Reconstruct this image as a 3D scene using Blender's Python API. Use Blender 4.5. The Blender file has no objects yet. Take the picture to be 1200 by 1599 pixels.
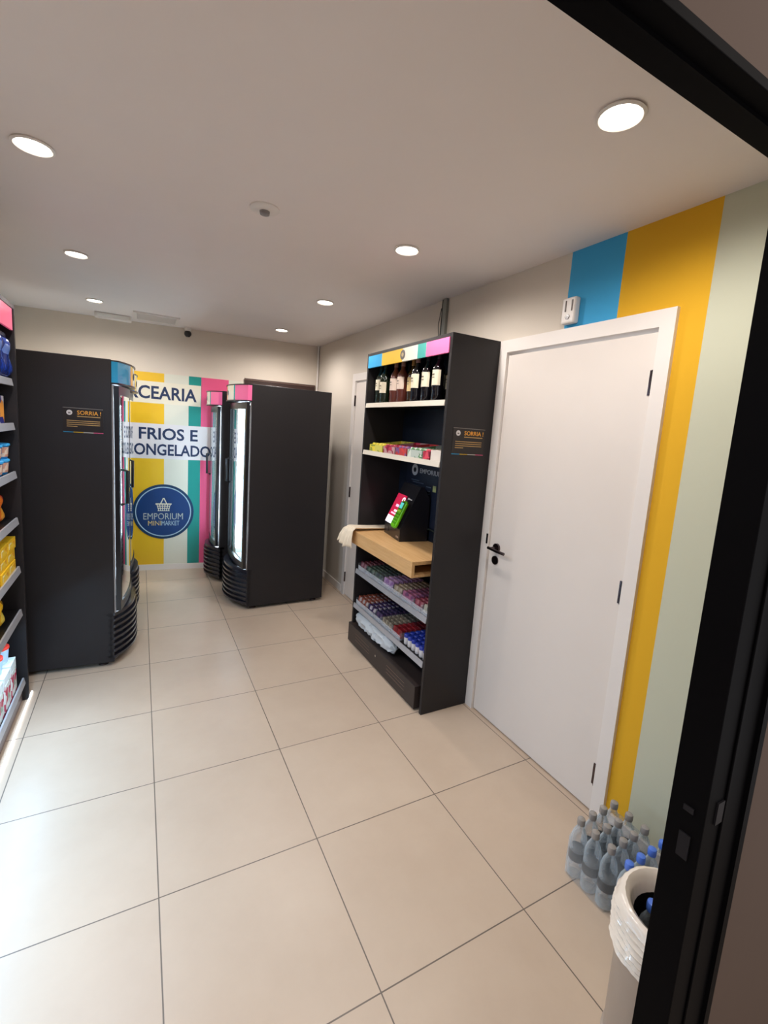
import bpy, bmesh, math, random
from mathutils import Vector, Matrix
R = math.radians
PI = math.pi
random.seed(7)
S = bpy.context.scene
C = S.collection

# ---------------------------------------------------------------- camera
cam_d = bpy.data.cameras.new('camera')
cam = bpy.data.objects.new('camera', cam_d); C.objects.link(cam)
cam_d.sensor_fit = 'VERTICAL'; cam_d.sensor_height = 24.0
cam_d.lens = 718.4/1599*24.0
cam_d.shift_x = -9.8/1599; cam_d.shift_y = -25.7/1599
cam_d.clip_start = 0.02
yaw, pitch, roll = 0.5033, -0.1374, 0.0711
fw = Vector((math.sin(yaw)*math.cos(pitch), math.cos(yaw)*math.cos(pitch), math.sin(pitch)))
r0 = Vector((math.cos(yaw), -math.sin(yaw), 0)); u0 = r0.cross(fw)
rr = r0*math.cos(roll)+u0*math.sin(roll); uu = -r0*math.sin(roll)+u0*math.cos(roll)
m = Matrix((rr, uu, -fw)).transposed().to_4x4(); m.translation = Vector((-0.052, -0.984, 1.670))
cam.matrix_world = m
S.camera = cam

# ---------------------------------------------------------------- view, world, lights
S.view_settings.view_transform = 'Standard'; S.view_settings.look = 'None'
S.view_settings.gamma = 1.0; S.view_settings.exposure = 0.36
S.view_settings.use_curve_mapping = False
W_ = bpy.data.worlds.new('world'); S.world = W_; W_.use_nodes = True
W_.node_tree.nodes['Background'].inputs[0].default_value = (0.78, 0.76, 0.78, 1)
W_.node_tree.nodes['Background'].inputs[1].default_value = 0.85

H = 2.581          # ceiling
XR = 1.774         # right wall
XL = -1.10         # left wall
D0 = 4.27          # back wall at the right corner
BA = -0.12         # back wall runs slightly askew
YF = -0.60         # inner face of the front wall
def by(x): return D0+(x-XR)*math.tan(BA)

LAMPS = [(-0.38, -0.02), (-0.38, 1.21), (-0.38, 2.48), (-0.38, 3.76), (1.12, -0.02), (1.13, 1.17), (1.15, 2.40), (1.17, 3.67)]
SPOT_W = 22.0
WARM = (1.0, 0.93, 0.885)
COOL = (0.40, 0.68, 1.0)
def area(name, loc, target, sx, sy, watts, col):
    l = bpy.data.lights.new(name, 'AREA'); l.shape = 'RECTANGLE'; l.size = sx; l.size_y = sy
    l.energy = watts; l.color = col
    o = bpy.data.objects.new(name, l); C.objects.link(o); o.location = loc
    o.rotation_euler = (Vector(target)-Vector(loc)).to_track_quat('-Z', 'Y').to_euler()
    return o
# added cool fills along the left shelf unit, without fixtures, for the bluish floor
area('cool_fill', (-0.595, 1.0, 0.50), (-0.30, 1.0, 0.0), 1.9, 0.03, 9.0, COOL)
area('cool_fill', (-0.60, 1.0, 2.03), (-0.35, 0.8, 0.0), 1.9, 0.03, 13.0, (0.45, 0.70, 1.0))

# added light, out of view outside, to brighten the top of the facade
area('facade_fill', (1.6, -1.9, 2.9), (1.0, -0.6, 2.4), 0.4, 0.4, 12.0, (1.0, 0.85, 0.72))

# ---------------------------------------------------------------- materials
def lin(c):
    return tuple(((v/255)/12.92 if v/255 <= 0.04045 else ((v/255+0.055)/1.055)**2.4) for v in c)+(1,)
MATS = {}
def new_mat(name):
    mt = bpy.data.materials.new(name); mt.use_nodes = True
    return mt, mt.node_tree, mt.node_tree.nodes['Principled BSDF']
def pm(name, col, rough=0.5, metal=0.0, spec=0.5, var=0.06, scale=6.0, bump=0.0, trans=0.0, ior=1.45, coat=0.0):
    """plain procedural material: base colour with a faint noise variation"""
    if name in MATS: return MATS[name]
    mt, nt, b = new_mat(name)
    c = lin(col)
    tc = nt.nodes.new('ShaderNodeTexCoord'); nz = nt.nodes.new('ShaderNodeTexNoise')
    nz.inputs['Scale'].default_value = scale; nz.inputs['Detail'].default_value = 3
    nt.links.new(tc.outputs['Object'], nz.inputs['Vector'])
    rp = nt.nodes.new('ShaderNodeValToRGB')
    rp.color_ramp.elements[0].color = tuple(v*(1-var) for v in c[:3])+(1,)
    rp.color_ramp.elements[1].color = tuple(min(1, v*(1+var)) for v in c[:3])+(1,)
    nt.links.new(nz.outputs['Fac'], rp.inputs[0]); nt.links.new(rp.outputs[0], b.inputs['Base Color'])
    b.inputs['Roughness'].default_value = rough; b.inputs['Metallic'].default_value = metal
    b.inputs['Specular IOR Level'].default_value = spec
    b.inputs['Transmission Weight'].default_value = trans; b.inputs['IOR'].default_value = ior
    b.inputs['Coat Weight'].default_value = coat
    if bump:
        bp = nt.nodes.new('ShaderNodeBump'); bp.inputs['Strength'].default_value = bump; bp.inputs['Distance'].default_value = 0.002
        n2 = nt.nodes.new('ShaderNodeTexNoise'); n2.inputs['Scale'].default_value = scale*25
        nt.links.new(tc.outputs['Object'], n2.inputs['Vector'])
        nt.links.new(n2.outputs['Fac'], bp.inputs['Height']); nt.links.new(bp.outputs[0], b.inputs['Normal'])
    MATS[name] = mt
    return mt
def glow(name, col, strength):
    if name in MATS: return MATS[name]
    mt, nt, b = new_mat(name)
    b.inputs['Base Color'].default_value = lin(col)
    b.inputs['Emission Color'].default_value = lin(col); b.inputs['Emission Strength'].default_value = strength
    MATS[name] = mt; return mt
def stripes(name, axis, stops, rough=0.5, spec=0.5, coat=0.0, coord='Object', emit=0.0):
    """stops: list of (position, colour); colour holds until the next position"""
    mt, nt, b = new_mat(name)
    if coord == 'Object':
        src = nt.nodes.new('ShaderNodeTexCoord').outputs['Object']
    else:
        src = nt.nodes.new('ShaderNodeNewGeometry').outputs['Position']
    sp = nt.nodes.new('ShaderNodeSeparateXYZ'); nt.links.new(src, sp.inputs[0])
    lo = stops[0][0]; hi = stops[-1][0]+1.0
    mr = nt.nodes.new('ShaderNodeMapRange'); mr.inputs[1].default_value = lo; mr.inputs[2].default_value = hi
    nt.links.new(sp.outputs['XYZ'.index(axis)], mr.inputs[0])
    rp = nt.nodes.new('ShaderNodeValToRGB'); rp.color_ramp.interpolation = 'CONSTANT'
    el = rp.color_ramp.elements
    while len(el) > 1: el.remove(el[-1])
    el[0].position = 0; el[0].color = lin(stops[0][1])
    for p, c in stops[1:]:
        e = el.new((p-lo)/(hi-lo)); e.color = lin(c)
    nt.links.new(mr.outputs[0], rp.inputs[0]); nt.links.new(rp.outputs[0], b.inputs['Base Color'])
    b.inputs['Roughness'].default_value = rough; b.inputs['Specular IOR Level'].default_value = spec
    b.inputs['Coat Weight'].default_value = coat
    if emit:
        nt.links.new(rp.outputs[0], b.inputs['Emission Color']); b.inputs['Emission Strength'].default_value = emit
    return mt
def printed(name, c1, c2, c3, scale=30.0, rough=0.35):
    """printed wrapper: blotches of three ink colours"""
    if name in MATS: return MATS[name]
    mt, nt, b = new_mat(name)
    tc = nt.nodes.new('ShaderNodeTexCoord'); nz = nt.nodes.new('ShaderNodeTexVoronoi')
    nz.inputs['Scale'].default_value = scale
    nt.links.new(tc.outputs['Object'], nz.inputs['Vector'])
    sp = nt.nodes.new('ShaderNodeSeparateColor'); nt.links.new(nz.outputs['Color'], sp.inputs[0])
    rp = nt.nodes.new('ShaderNodeValToRGB'); rp.color_ramp.interpolation = 'CONSTANT'
    rp.color_ramp.elements[0].color = lin(c1)
    rp.color_ramp.elements[1].position = 0.5; rp.color_ramp.elements[1].color = lin(c2)
    e = rp.color_ramp.elements.new(0.8); e.color = lin(c3)
    nt.links.new(sp.outputs[0], rp.inputs[0]); nt.links.new(rp.outputs[0], b.inputs['Base Color'])
    b.inputs['Roughness'].default_value = rough
    MATS[name] = mt; return mt
def clearfilm(name, col, alpha_fac, rough=0.15):
    if name in MATS: return MATS[name]
    mt = bpy.data.materials.new(name); mt.use_nodes = True; nt = mt.node_tree
    b = nt.nodes['Principled BSDF']; b.inputs['Base Color'].default_value = lin(col); b.inputs['Roughness'].default_value = rough
    out = nt.nodes['Material Output']; tr = nt.nodes.new('ShaderNodeBsdfTransparent'); mx = nt.nodes.new('ShaderNodeMixShader')
    lw = nt.nodes.new('ShaderNodeLayerWeight'); lw.inputs[0].default_value = alpha_fac
    nt.links.new(lw.outputs['Facing'], mx.inputs[0]); nt.links.new(tr.outputs[0], mx.inputs[1]); nt.links.new(b.outputs[0], mx.inputs[2])
    nt.links.new(mx.outputs[0], out.inputs[0])
    MATS[name] = mt; return mt
def pane_mat(name, tint, gloss=0.25):
    mt = bpy.data.materials.new(name); mt.use_nodes = True; nt = mt.node_tree
    out = nt.nodes['Material Output']; nt.nodes.remove(nt.nodes['Principled BSDF'])
    tr = nt.nodes.new('ShaderNodeBsdfTransparent'); tr.inputs[0].default_value = lin(tint)
    gl = nt.nodes.new('ShaderNodeBsdfGlossy'); gl.inputs['Roughness'].default_value = 0.02; gl.inputs[0].default_value = (1, 1, 1, 1)
    fr = nt.nodes.new('ShaderNodeFresnel'); fr.inputs[0].default_value = 1.5
    ad = nt.nodes.new('ShaderNodeMath'); ad.operation = 'MULTIPLY_ADD'; ad.inputs[1].default_value = 1.3; ad.inputs[2].default_value = gloss; ad.use_clamp = True
    nt.links.new(fr.outputs[0], ad.inputs[0])
    mx = nt.nodes.new('ShaderNodeMixShader')
    nt.links.new(ad.outputs[0], mx.inputs[0]); nt.links.new(tr.outputs[0], mx.inputs[1]); nt.links.new(gl.outputs[0], mx.inputs[2])
    nt.links.new(mx.outputs[0], out.inputs[0])
    return mt

BLUE=(46,160,214); YEL=(240,190,40); WHT=(222,220,200); TEAL=(30,150,145); PINK=(240,95,145)
NAVY=(22,58,104)
black = pm('black_panel', (38,35,36), 0.42, spec=0.35, var=0.1, bump=0.15)
black2 = pm('black_plastic', (22,22,26), 0.3, coat=0.2)
frame_black = pm('frame_black', (9,8,9), 0.55, spec=0.03)
blackm = pm('black_metal', (30,28,28), 0.35, metal=0.2)
inner = pm('dark_blue_laminate', (22,30,44), 0.35, spec=0.4)
white = pm('white_paint', (226,218,210), 0.35, var=0.02)
wtrim = pm('white_trim', (232,226,220), 0.4, var=0.02)
rail = pm('price_rail_plastic', (222,214,198), 0.35, var=0.03)
railg = pm('grey_price_rail', (178,178,182), 0.3, metal=0.3, var=0.03)
chrome = pm('chrome', (200,198,196), 0.15, metal=1.0)
dchrome = pm('dark_chrome', (92,82,84), 0.2, metal=1.0)
steel = pm('brushed_steel', (170,165,160), 0.35, metal=0.9)
ceilm = pm('ceiling_paint', (238,230,226), 0.9, var=0.015)
wallp = pm('greige_wall_paint', (224,213,198), 0.85, var=0.025, bump=0.1)
facade = pm('facade_paint', (76,58,46), 0.8, var=0.05)
woodm = None

def floor_mat():
    mt, nt, b = new_mat('porcelain_tiles')
    T = 0.58
    g = nt.nodes.new('ShaderNodeNewGeometry'); sp = nt.nodes.new('ShaderNodeSeparateXYZ'); nt.links.new(g.outputs['Position'], sp.inputs[0])
    pp = []; fl = []
    for k in 'XY':
        a = nt.nodes.new('ShaderNodeMath'); a.operation = 'PINGPONG'; a.inputs[1].default_value = T/2
        nt.links.new(sp.outputs[k], a.inputs[0]); pp.append(a)
        f = nt.nodes.new('ShaderNodeMath'); f.operation = 'DIVIDE'; f.inputs[1].default_value = T
        nt.links.new(sp.outputs[k], f.inputs[0])
        f2 = nt.nodes.new('ShaderNodeMath'); f2.operation = 'FLOOR'; nt.links.new(f.outputs[0], f2.inputs[0]); fl.append(f2)
    mn = nt.nodes.new('ShaderNodeMath'); mn.operation = 'MINIMUM'
    nt.links.new(pp[0].outputs[0], mn.inputs[0]); nt.links.new(pp[1].outputs[0], mn.inputs[1])
    gr = nt.nodes.new('ShaderNodeMath'); gr.operation = 'LESS_THAN'; gr.inputs[1].default_value = 0.0021
    nt.links.new(mn.outputs[0], gr.inputs[0])
    cb = nt.nodes.new('ShaderNodeCombineXYZ'); nt.links.new(fl[0].outputs[0], cb.inputs[0]); nt.links.new(fl[1].outputs[0], cb.inputs[1])
    wn = nt.nodes.new('ShaderNodeTexWhiteNoise'); nt.links.new(cb.outputs[0], wn.inputs['Vector'])
    nz = nt.nodes.new('ShaderNodeTexNoise'); nz.inputs['Scale'].default_value = 2.2; nz.inputs['Detail'].default_value = 6; nz.inputs['Roughness'].default_value = 0.65
    nt.links.new(g.outputs['Position'], nz.inputs['Vector'])
    ad = nt.nodes.new('ShaderNodeMath'); ad.operation = 'MULTIPLY_ADD'; ad.inputs[1].default_value = 0.15
    nt.links.new(wn.outputs['Value'], ad.inputs[0]); nt.links.new(nz.outputs['Fac'], ad.inputs[2])
    rp = nt.nodes.new('ShaderNodeValToRGB')
    rp.color_ramp.elements[0].position = 0.25; rp.color_ramp.elements[0].color = lin((193,171,149))
    rp.color_ramp.elements[1].position = 0.85; rp.color_ramp.elements[1].color = lin((207,187,165))
    nt.links.new(ad.outputs[0], rp.inputs[0])
    mx = nt.nodes.new('ShaderNodeMixRGB'); mx.inputs[2].default_value = lin((110,98,88))
    nt.links.new(gr.outputs[0], mx.inputs[0]); nt.links.new(rp.outputs[0], mx.inputs[1]); nt.links.new(mx.outputs[0], b.inputs['Base Color'])
    b.inputs['Roughness'].default_value = 0.36; b.inputs['Specular IOR Level'].default_value = 0.45
    bp = nt.nodes.new('ShaderNodeBump'); bp.inputs['Strength'].default_value = 0.4; bp.inputs['Distance'].default_value = 0.002; bp.invert = True
    nt.links.new(gr.outputs[0], bp.inputs['Height']); nt.links.new(bp.outputs[0], b.inputs['Normal'])
    return mt
def wood_mat():
    mt, nt, b = new_mat('light_oak_laminate')
    tc = nt.nodes.new('ShaderNodeTexCoord'); mp = nt.nodes.new('ShaderNodeMapping'); mp.inputs['Scale'].default_value = (40, 2.5, 40)
    nz = nt.nodes.new('ShaderNodeTexNoise'); nz.inputs['Scale'].default_value = 2; nz.inputs['Detail'].default_value = 5
    nt.links.new(tc.outputs['Object'], mp.inputs[0]); nt.links.new(mp.outputs[0], nz.inputs['Vector'])
    rp = nt.nodes.new('ShaderNodeValToRGB'); rp.color_ramp.elements[0].position = 0.3; rp.color_ramp.elements[1].position = 0.7
    rp.color_ramp.elements[0].color = lin((206,160,104)); rp.color_ramp.elements[1].color = lin((222,180,126))
    nt.links.new(nz.outputs['Fac'], rp.inputs[0]); nt.links.new(rp.outputs[0], b.inputs['Base Color']); b.inputs['Roughness'].default_value = 0.45
    return mt
woodm = wood_mat()

# ---------------------------------------------------------------- mesh helpers
class MB:
    def __init__(s): s.bm = bmesh.new(); s.mi = 0
    def mat(s, i): s.mi = i; return s
    def face(s, vs):
        f = s.bm.faces.new(vs); f.material_index = s.mi; return f
    def box(s, x0, x1, y0, y1, z0, z1, bev=0.0):
        pts = [(x, y, z) for z in (z0, z1) for y in (y0, y1) for x in (x0, x1)]
        v = [s.bm.verts.new(p) for p in pts]
        fs = [s.face([v[i] for i in q]) for q in ((0,2,3,1),(4,5,7,6),(0,1,5,4),(2,6,7,3),(0,4,6,2),(1,3,7,5))]
        if bev:
            es = list({e for f in fs for e in f.edges})
            r = bmesh.ops.bevel(s.bm, geom=es, offset=bev, segments=2, affect='EDGES', profile=0.5)
            for f in r['faces']: f.material_index = s.mi
        return s
    def poly(s, pts, z0, z1):
        """prism of a plan outline (x, y)"""
        a = [s.bm.verts.new((x, y, z0)) for x, y in pts]; b = [s.bm.verts.new((x, y, z1)) for x, y in pts]
        s.face(a[::-1]); s.face(b); n = len(pts)
        for i in range(n): s.face([a[i], a[(i+1) % n], b[(i+1) % n], b[i]])
        return s
    def prism(s, pts, axis, a0, a1):
        """prism of an outline in the plane across axis"""
        def P(p, a):
            if axis == 'x': return (a, p[0], p[1])
            if axis == 'y': return (p[0], a, p[1])
            return (p[0], p[1], a)
        a = [s.bm.verts.new(P(p, a0)) for p in pts]; b = [s.bm.verts.new(P(p, a1)) for p in pts]
        s.face(a[::-1]); s.face(b); n = len(pts)
        for i in range(n): s.face([a[i], a[(i+1) % n], b[(i+1) % n], b[i]])
        return s
    def lathe(s, prof, cx=0, cy=0, cz=0, n=24, fold=None, cap=True):
        rings = []
        for k, (r, z) in enumerate(prof):
            ring = []
            for i in range(n):
                a = 2*PI*i/n; q = r*(1+(fold(a, k) if fold else 0))
                ring.append(s.bm.verts.new((cx+q*math.cos(a), cy+q*math.sin(a), cz+z)))
            rings.append(ring)
        for k in range(len(rings)-1):
            for i in range(n):
                s.face([rings[k][i], rings[k][(i+1) % n], rings[k+1][(i+1) % n], rings[k+1][i]])
        if cap and prof[0][0] > 1e-5: s.face(rings[0][::-1])
        if cap and prof[-1][0] > 1e-5: s.face(rings[-1])
        return s
    def tube(s, pts, r, n=8):
        pts = [Vector(p) for p in pts]; rings = []
        for i, p in enumerate(pts):
            d = (pts[min(i+1, len(pts)-1)]-pts[max(i-1, 0)]).normalized()
            up = Vector((0, 0, 1)) if abs(d.z) < 0.9 else Vector((1, 0, 0))
            a = d.cross(up).normalized(); b = d.cross(a)
            rings.append([s.bm.verts.new(p+a*r*math.cos(2*PI*k/n)+b*r*math.sin(2*PI*k/n)) for k in range(n)])
        for i in range(len(rings)-1):
            for k in range(n): s.face([rings[i][k], rings[i][(k+1) % n], rings[i+1][(k+1) % n], rings[i+1][k]])
        s.face(rings[0][::-1]); s.face(rings[-1])
        return s
    def disc_x(s, cx, cy, cz, r, t, n=32, axis='x'):
        rings = []
        for a0 in (0, t):
            rg = []
            for k in range(n):
                u, w = r*math.cos(2*PI*k/n), r*math.sin(2*PI*k/n)
                p = (cx+a0, cy+u, cz+w) if axis == 'x' else (cx+u, cy+a0, cz+w)
                rg.append(s.bm.verts.new(p))
            rings.append(rg)
        s.face(rings[0]); s.face(rings[1][::-1])
        for k in range(n): s.face([rings[0][k], rings[0][(k+1) % n], rings[1][(k+1) % n], rings[1][k]])
        return s
    def xf(s, M): s.bm.transform(M); return s
    def build(s, name, mats, parent=None, smooth=False, label=None):
        bmesh.ops.recalc_face_normals(s.bm, faces=s.bm.faces[:])
        me = bpy.data.meshes.new(name); s.bm.to_mesh(me); s.bm.free()
        for mt in (mats if isinstance(mats, (list, tuple)) else [mats]): me.materials.append(mt)
        if smooth:
            for p in me.polygons: p.use_smooth = True
            me.set_sharp_from_angle(angle=R(40))
        o = bpy.data.objects.new(name, me); C.objects.link(o)
        if parent: o.parent = parent
        if label: o['label'] = label
        return o
def tag(o, label, cat, group=None, kind=None):
    o['label'] = label; o['category'] = cat
    if group: o['group'] = group
    if kind: o['kind'] = kind
    return o
def thing(name, label, cat, loc=(0, 0, 0), rz=0, group=None):
    o = bpy.data.objects.new(name, None); C.objects.link(o); o.empty_display_size = 0.1
    o.location = loc; o.rotation_euler = (0, 0, rz)
    return tag(o, label, cat, group)
def struct(name, mb, mats, smooth=False):
    o = mb.build(name, mats, smooth=smooth); o['kind'] = 'structure'; return o
def kids(o): return [c for c in ALLCH.get(o.name, [])] if False else list(o.children)
def dup(root, loc=None, rz=None, label=None, group=None):
    r = root.copy(); C.objects.link(r)
    if loc is not None: r.location = loc
    if rz is not None: r.rotation_euler = (0, 0, rz)
    if label: r['label'] = label
    if group: r['group'] = group
    for ch in list(root.children):
        c = ch.copy(); C.objects.link(c); c.parent = r
        for g in list(ch.children):
            d = g.copy(); C.objects.link(d); d.parent = c
    return r
def text(body, width, height, mat, parent, origin, normal, name='lettering', bold=0.0, t=0.001, align='L', font_space=1.0):
    """raised lettering; origin = lower-left corner of the capitals, normal = facing direction"""
    cu = bpy.data.curves.new('t', 'FONT'); cu.body = body; cu.extrude = 0.001; cu.offset = bold; cu.resolution_u = 3
    cu.space_character = font_space
    o = bpy.data.objects.new('t', cu); C.objects.link(o)
    dg = bpy.context.evaluated_depsgraph_get(); dg.update()
    me = bpy.data.meshes.new_from_object(o.evaluated_get(dg))
    bpy.data.objects.remove(o); bpy.data.curves.remove(cu)
    xs = [v.co.x for v in me.vertices]; ys = [v.co.y for v in me.vertices]
    x0, x1, y0, y1 = min(xs), max(xs), min(ys), max(ys)
    n = Vector(normal).normalized(); zz = Vector((0, 0, 1)); xx = zz.cross(n)
    if xx.length < 0.1: xx = Vector((0, 1, 0))
    xx.normalize(); zz = n.cross(xx)
    ori = Vector(origin)
    if align == 'C': ori = ori-xx*width/2
    for v in me.vertices:
        p = v.co.copy()
        v.co = ori+xx*((p.x-x0)/(x1-x0)*width)+zz*((p.y-y0)/(y1-y0)*height)+n*((p.z+0.001)/0.002*t)
    me.name = name
    me.materials.clear(); me.materials.append(mat)
    ob = bpy.data.objects.new(name, me); C.objects.link(ob)
    if parent: ob.parent = parent
    return ob

# ================================================================ THE SETTING
struct('floor', MB().box(XL-0.15, 2.4, -2.0, 4.9, -0.1, 0), floor_mat())
struct('ceiling', MB().box(XL-0.15, XR+0.15, YF, 4.9, H, H+0.12), ceilm)
# right wall with two door openings; painted blue, yellow and pale green stripes
wall_right_mat = stripes('striped_right_wall', 'Y', [(-1.5, (198,200,178)), (0.032, (224,172,38)), (0.396, (66,166,218)), (0.69, (214,205,192))], rough=0.8, spec=0.3, coord='Geo')
D1 = (0.165, 1.095, 2.19)   # door opening y0, y1, top
D2 = (2.30, 3.18, 2.16)
mb = MB()
for y0, y1, z0, z1 in ((YF, D1[0], 0, H), (D1[0], D1[1], D1[2], H), (D1[1], D2[0], 0, H), (D2[0], D2[1], D2[2], H), (D2[1], 4.9, 0, H)):
    mb.box(XR, XR+0.15, y0, y1, z0, z1)
struct('wall_right', mb, wall_right_mat)
struct('wall_left', MB().box(XL-0.15, XL, YF, 4.9, 0, H), wallp)
mb = MB(); mb.poly([(XL, by(XL)), (XR, by(XR)), (XR, by(XR)+0.15), (XL, by(XL)+0.15)], 0, H)
struct('wall_back', mb, wallp)
mb = MB().box(XL-0.15, -0.25, YF-0.057, YF, 0, 3.0).box(0.896, 2.4, YF-0.057, YF, 0, 3.0).box(-0.25, 0.896, YF-0.057, YF, 2.101, 3.0)
struct('wall_front', mb, facade)
struct('baseboard_right', MB().box(XR-0.014, XR, 3.235, 4.262, 0, 0.075, 0.003).box(XR-0.014, XR, 1.165, 1.20, 0, 0.075).box(XR-0.014, XR, YF, 0.125, 0, 0.075), wtrim)
mb = MB()
mb.poly([(XL, by(XL)-0.012), (XR-0.014, by(XR)-0.010), (XR-0.014, by(XR)), (XL, by(XL))], 0, 0.062)
struct('baseboard_back', mb, wtrim)
struct('trim_1', MB().tube([(XR-0.016, D0-0.02, 0.08), (XR-0.016, D0-0.02, H)], 0.011), wtrim, smooth=True)

def door(name, y0, y1, top, leaf_mat, hinge_low_side=True, lever=True):
    """y0,y1 opening; casing around it"""
    root = bpy.data.objects.new(name, None); C.objects.link(root); root['kind'] = 'structure'
    c = 0.062; X = XR
    f = MB()
    f.prism([(y0-c+0.03, 0), (y0+0.03, 0), (y0+0.03, top-0.035), (y1-0.03, top-0.035), (y1-0.03, 0), (y1+c-0.03, 0), (y1+c-0.03, top+c-0.03), (y0-c+0.03, top+c-0.03)], 'x', X-0.018, X+0.0)
    f.prism([(y0, 0), (y0+0.03, 0), (y0+0.03, top-0.035), (y1-0.03, top-0.035), (y1-0.03, 0), (y1, 0), (y1, top), (y0, top)], 'x', X, X+0.12)
    f.build('door_frame', wtrim, root)
    g = 0.004
    MB().box(X-0.004, X+0.032, y0+0.03+g, y1-0.03-g, 0.008, top-0.035-g-0.012, 0.003).build('door_leaf', leaf_mat, root)
    hy = y0+0.03 if hinge_low_side else y1-0.03
    for hz in (0.19, 1.055, 1.94):
        hb = MB().tube([(X-0.012, hy, hz-0.05), (X-0.012, hy, hz+0.05)], 0.006, 8)
        hb.box(X-0.008, X-0.004, hy-0.004, hy+0.018, hz-0.05, hz+0.05)
        hb.build('hinge', dchrome, root)
    if lever:
        ly = y1-0.10
        h = MB().disc_x(X-0.016, ly, 1.047, 0.026, 0.012)
        h.tube([(X-0.016, ly, 1.047), (X-0.055, ly, 1.047)], 0.009)
        h.tube([(X-0.055, ly+0.02, 1.047), (X-0.058, ly, 1.047), (X-0.062, ly-0.06, 1.045), (X-0.058, ly-0.115, 1.043)], 0.009)
        h.build('door_handle', dchrome, root, smooth=True)
        MB().disc_x(X-0.010, ly+0.005, 0.972, 0.026, 0.006).build('keyhole_plate', dchrome, root)
        MB().box(X-0.0195, X-0.016, y1-0.028, y1-0.014, 1.055, 1.115).build('strike_plate', dchrome, root)
    return root
door('door_1', D1[0], D1[1], D1[2], white)
door('door_2', D2[0], D2[1], D2[2], white, hinge_low_side=False, lever=False)

# black aluminium entrance frame the photo is taken through, with a brown jamb on its left
root = bpy.data.objects.new('door_3', None); C.objects.link(root); root['kind'] = 'structure'
JX = 0.7565; FT = 2.089
hd = MB().box(-0.15, 0.896, YF-0.0575, YF+0.001, FT, FT+0.012, 0.001).box(-0.15, JX, YF-0.034, YF-0.028, FT-0.005, FT)
hd.build('header_profile', frame_black, root)
jm = MB().box(JX, 0.896, YF-0.057, YF, 0, FT, 0.002)
jm.box(JX+0.052, JX+0.062, YF-0.061, YF-0.057, 0, FT, 0.0015).box(0.878, 0.896, YF-0.064, YF-0.057, 0, FT)
jm.build('jamb_profile', frame_black, root)
lst = pm('latch_steel', (30,28,30), 0.5, spec=0.1)
MB().box(JX-0.003, JX, YF-0.042, YF-0.024, 0.99, 1.035).build('latch_slot', lst, root)
MB().box(JX-0.003, JX, YF-0.040, YF-0.024, 1.075, 1.085).build('latch_slot', lst, root)
MB().box(JX+0.03, JX+0.05, YF-0.060, YF-0.057, 1.06, 1.10).build('lock_plate', lst, root)
MB().box(-0.25, -0.15, YF-0.057, YF, 0, 2.101, 0.003).build('brown_jamb', pm('red_brown_wood', (96,44,30), 0.45), root)

# ================================================================ CEILING FITTINGS
disc_m = glow('lamp_glow', (255,246,232), 14.0)
where = ['nearest the entrance, out of view on the left', 'second from the entrance in the left row', 'third from the entrance in the left row', 'farthest of the left row, above the tall left fridges',
         'nearest the entrance in the right row, above the white door', 'second from the entrance in the right row', 'third from the entrance in the right row', 'farthest of the right row, above the right fridges']
l0 = None
for i, (x, y) in enumerate(LAMPS):
    if l0 is None:
        l0 = thing('ceiling_downlight', 'round white recessed ceiling spotlight, '+where[i], 'ceiling light', (x, y, H), group='recessed ceiling spotlights')
        MB().lathe([(0.062, 0), (0.066, -0.006), (0.058, -0.010), (0.052, -0.006), (0.050, -0.002)], n=32).build('trim_ring', wtrim, l0, smooth=True)
        MB().lathe([(0.0, -0.0045), (0.050, -0.0045), (0.050, -0.0015), (0, -0.0015)], n=32).build('lamp_disc', disc_m, l0)
        ld = bpy.data.lights.new('spot', 'SPOT'); ld.energy = SPOT_W; ld.color = WARM; ld.spot_size = R(175); ld.spot_blend = 0.62; ld.shadow_soft_size = 0.045
        lo = bpy.data.objects.new('spot_light', ld); C.objects.link(lo); lo.parent = l0; lo.location = (0, 0, -0.055)
    else:
        dup(l0, (x, y, H), label='round white recessed ceiling spotlight, '+where[i])
o = thing('smoke_detector', 'small round white detector with grey centre in the middle of the ceiling', 'smoke detector', (0.423, 1.175, H))
MB().lathe([(0.062, 0), (0.062, -0.006), (0.052, -0.012), (0.03, -0.014), (0, -0.014)], n=32).build('base_plate', wtrim, o, smooth=True)
MB().lathe([(0.022, -0.014), (0.02, -0.026), (0.0, -0.028)], n=20).build('sensor_cap', pm('grey_plastic', (140,134,132), 0.5), o, smooth=True)
o = thing('air_vent', 'rectangular white air grille in the ceiling near the back wall', 'air vent', (0.09, 4.10, H))
MB().box(-0.19, 0.19, -0.17, -0.14, -0.012, 0).box(-0.19, 0.19, 0.14, 0.17, -0.012, 0).box(-0.19, -0.165, -0.14, 0.14, -0.012, 0).box(0.165, 0.19, -0.14, 0.14, -0.012, 0).build('frame', wtrim, o)
s_ = MB()
for k in range(9): s_.box(-0.165, 0.165, -0.125+k*0.031, -0.112+k*0.031, -0.009, -0.002)
s_.build('slat', wtrim, o)
MB().box(-0.165, 0.165, -0.14, 0.14, -0.002, 0).build('backing', pm('vent_grey', (150,142,136), 0.7), o)
o = thing('emergency_light', 'slim white box fixed under the ceiling left of the air grille', 'light box', (-0.27, 4.30, H))
MB().box(-0.15, 0.15, -0.05, 0.05, -0.045, 0, 0.008).build('housing', wtrim, o)
MB().box(-0.13, 0.13, -0.054, -0.05, -0.035, -0.010).build('diffuser', pm('milky_plastic', (240,238,232), 0.3), o)
o = thing('security_camera', 'small white camera with a black ball lens at the top of the back wall', 'camera', (0.385, 4.37, H))
MB().lathe([(0.034, 0), (0.036, -0.02), (0.030, -0.035), (0.0, -0.036)], n=24).build('mount', wtrim, o, smooth=True)
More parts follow.
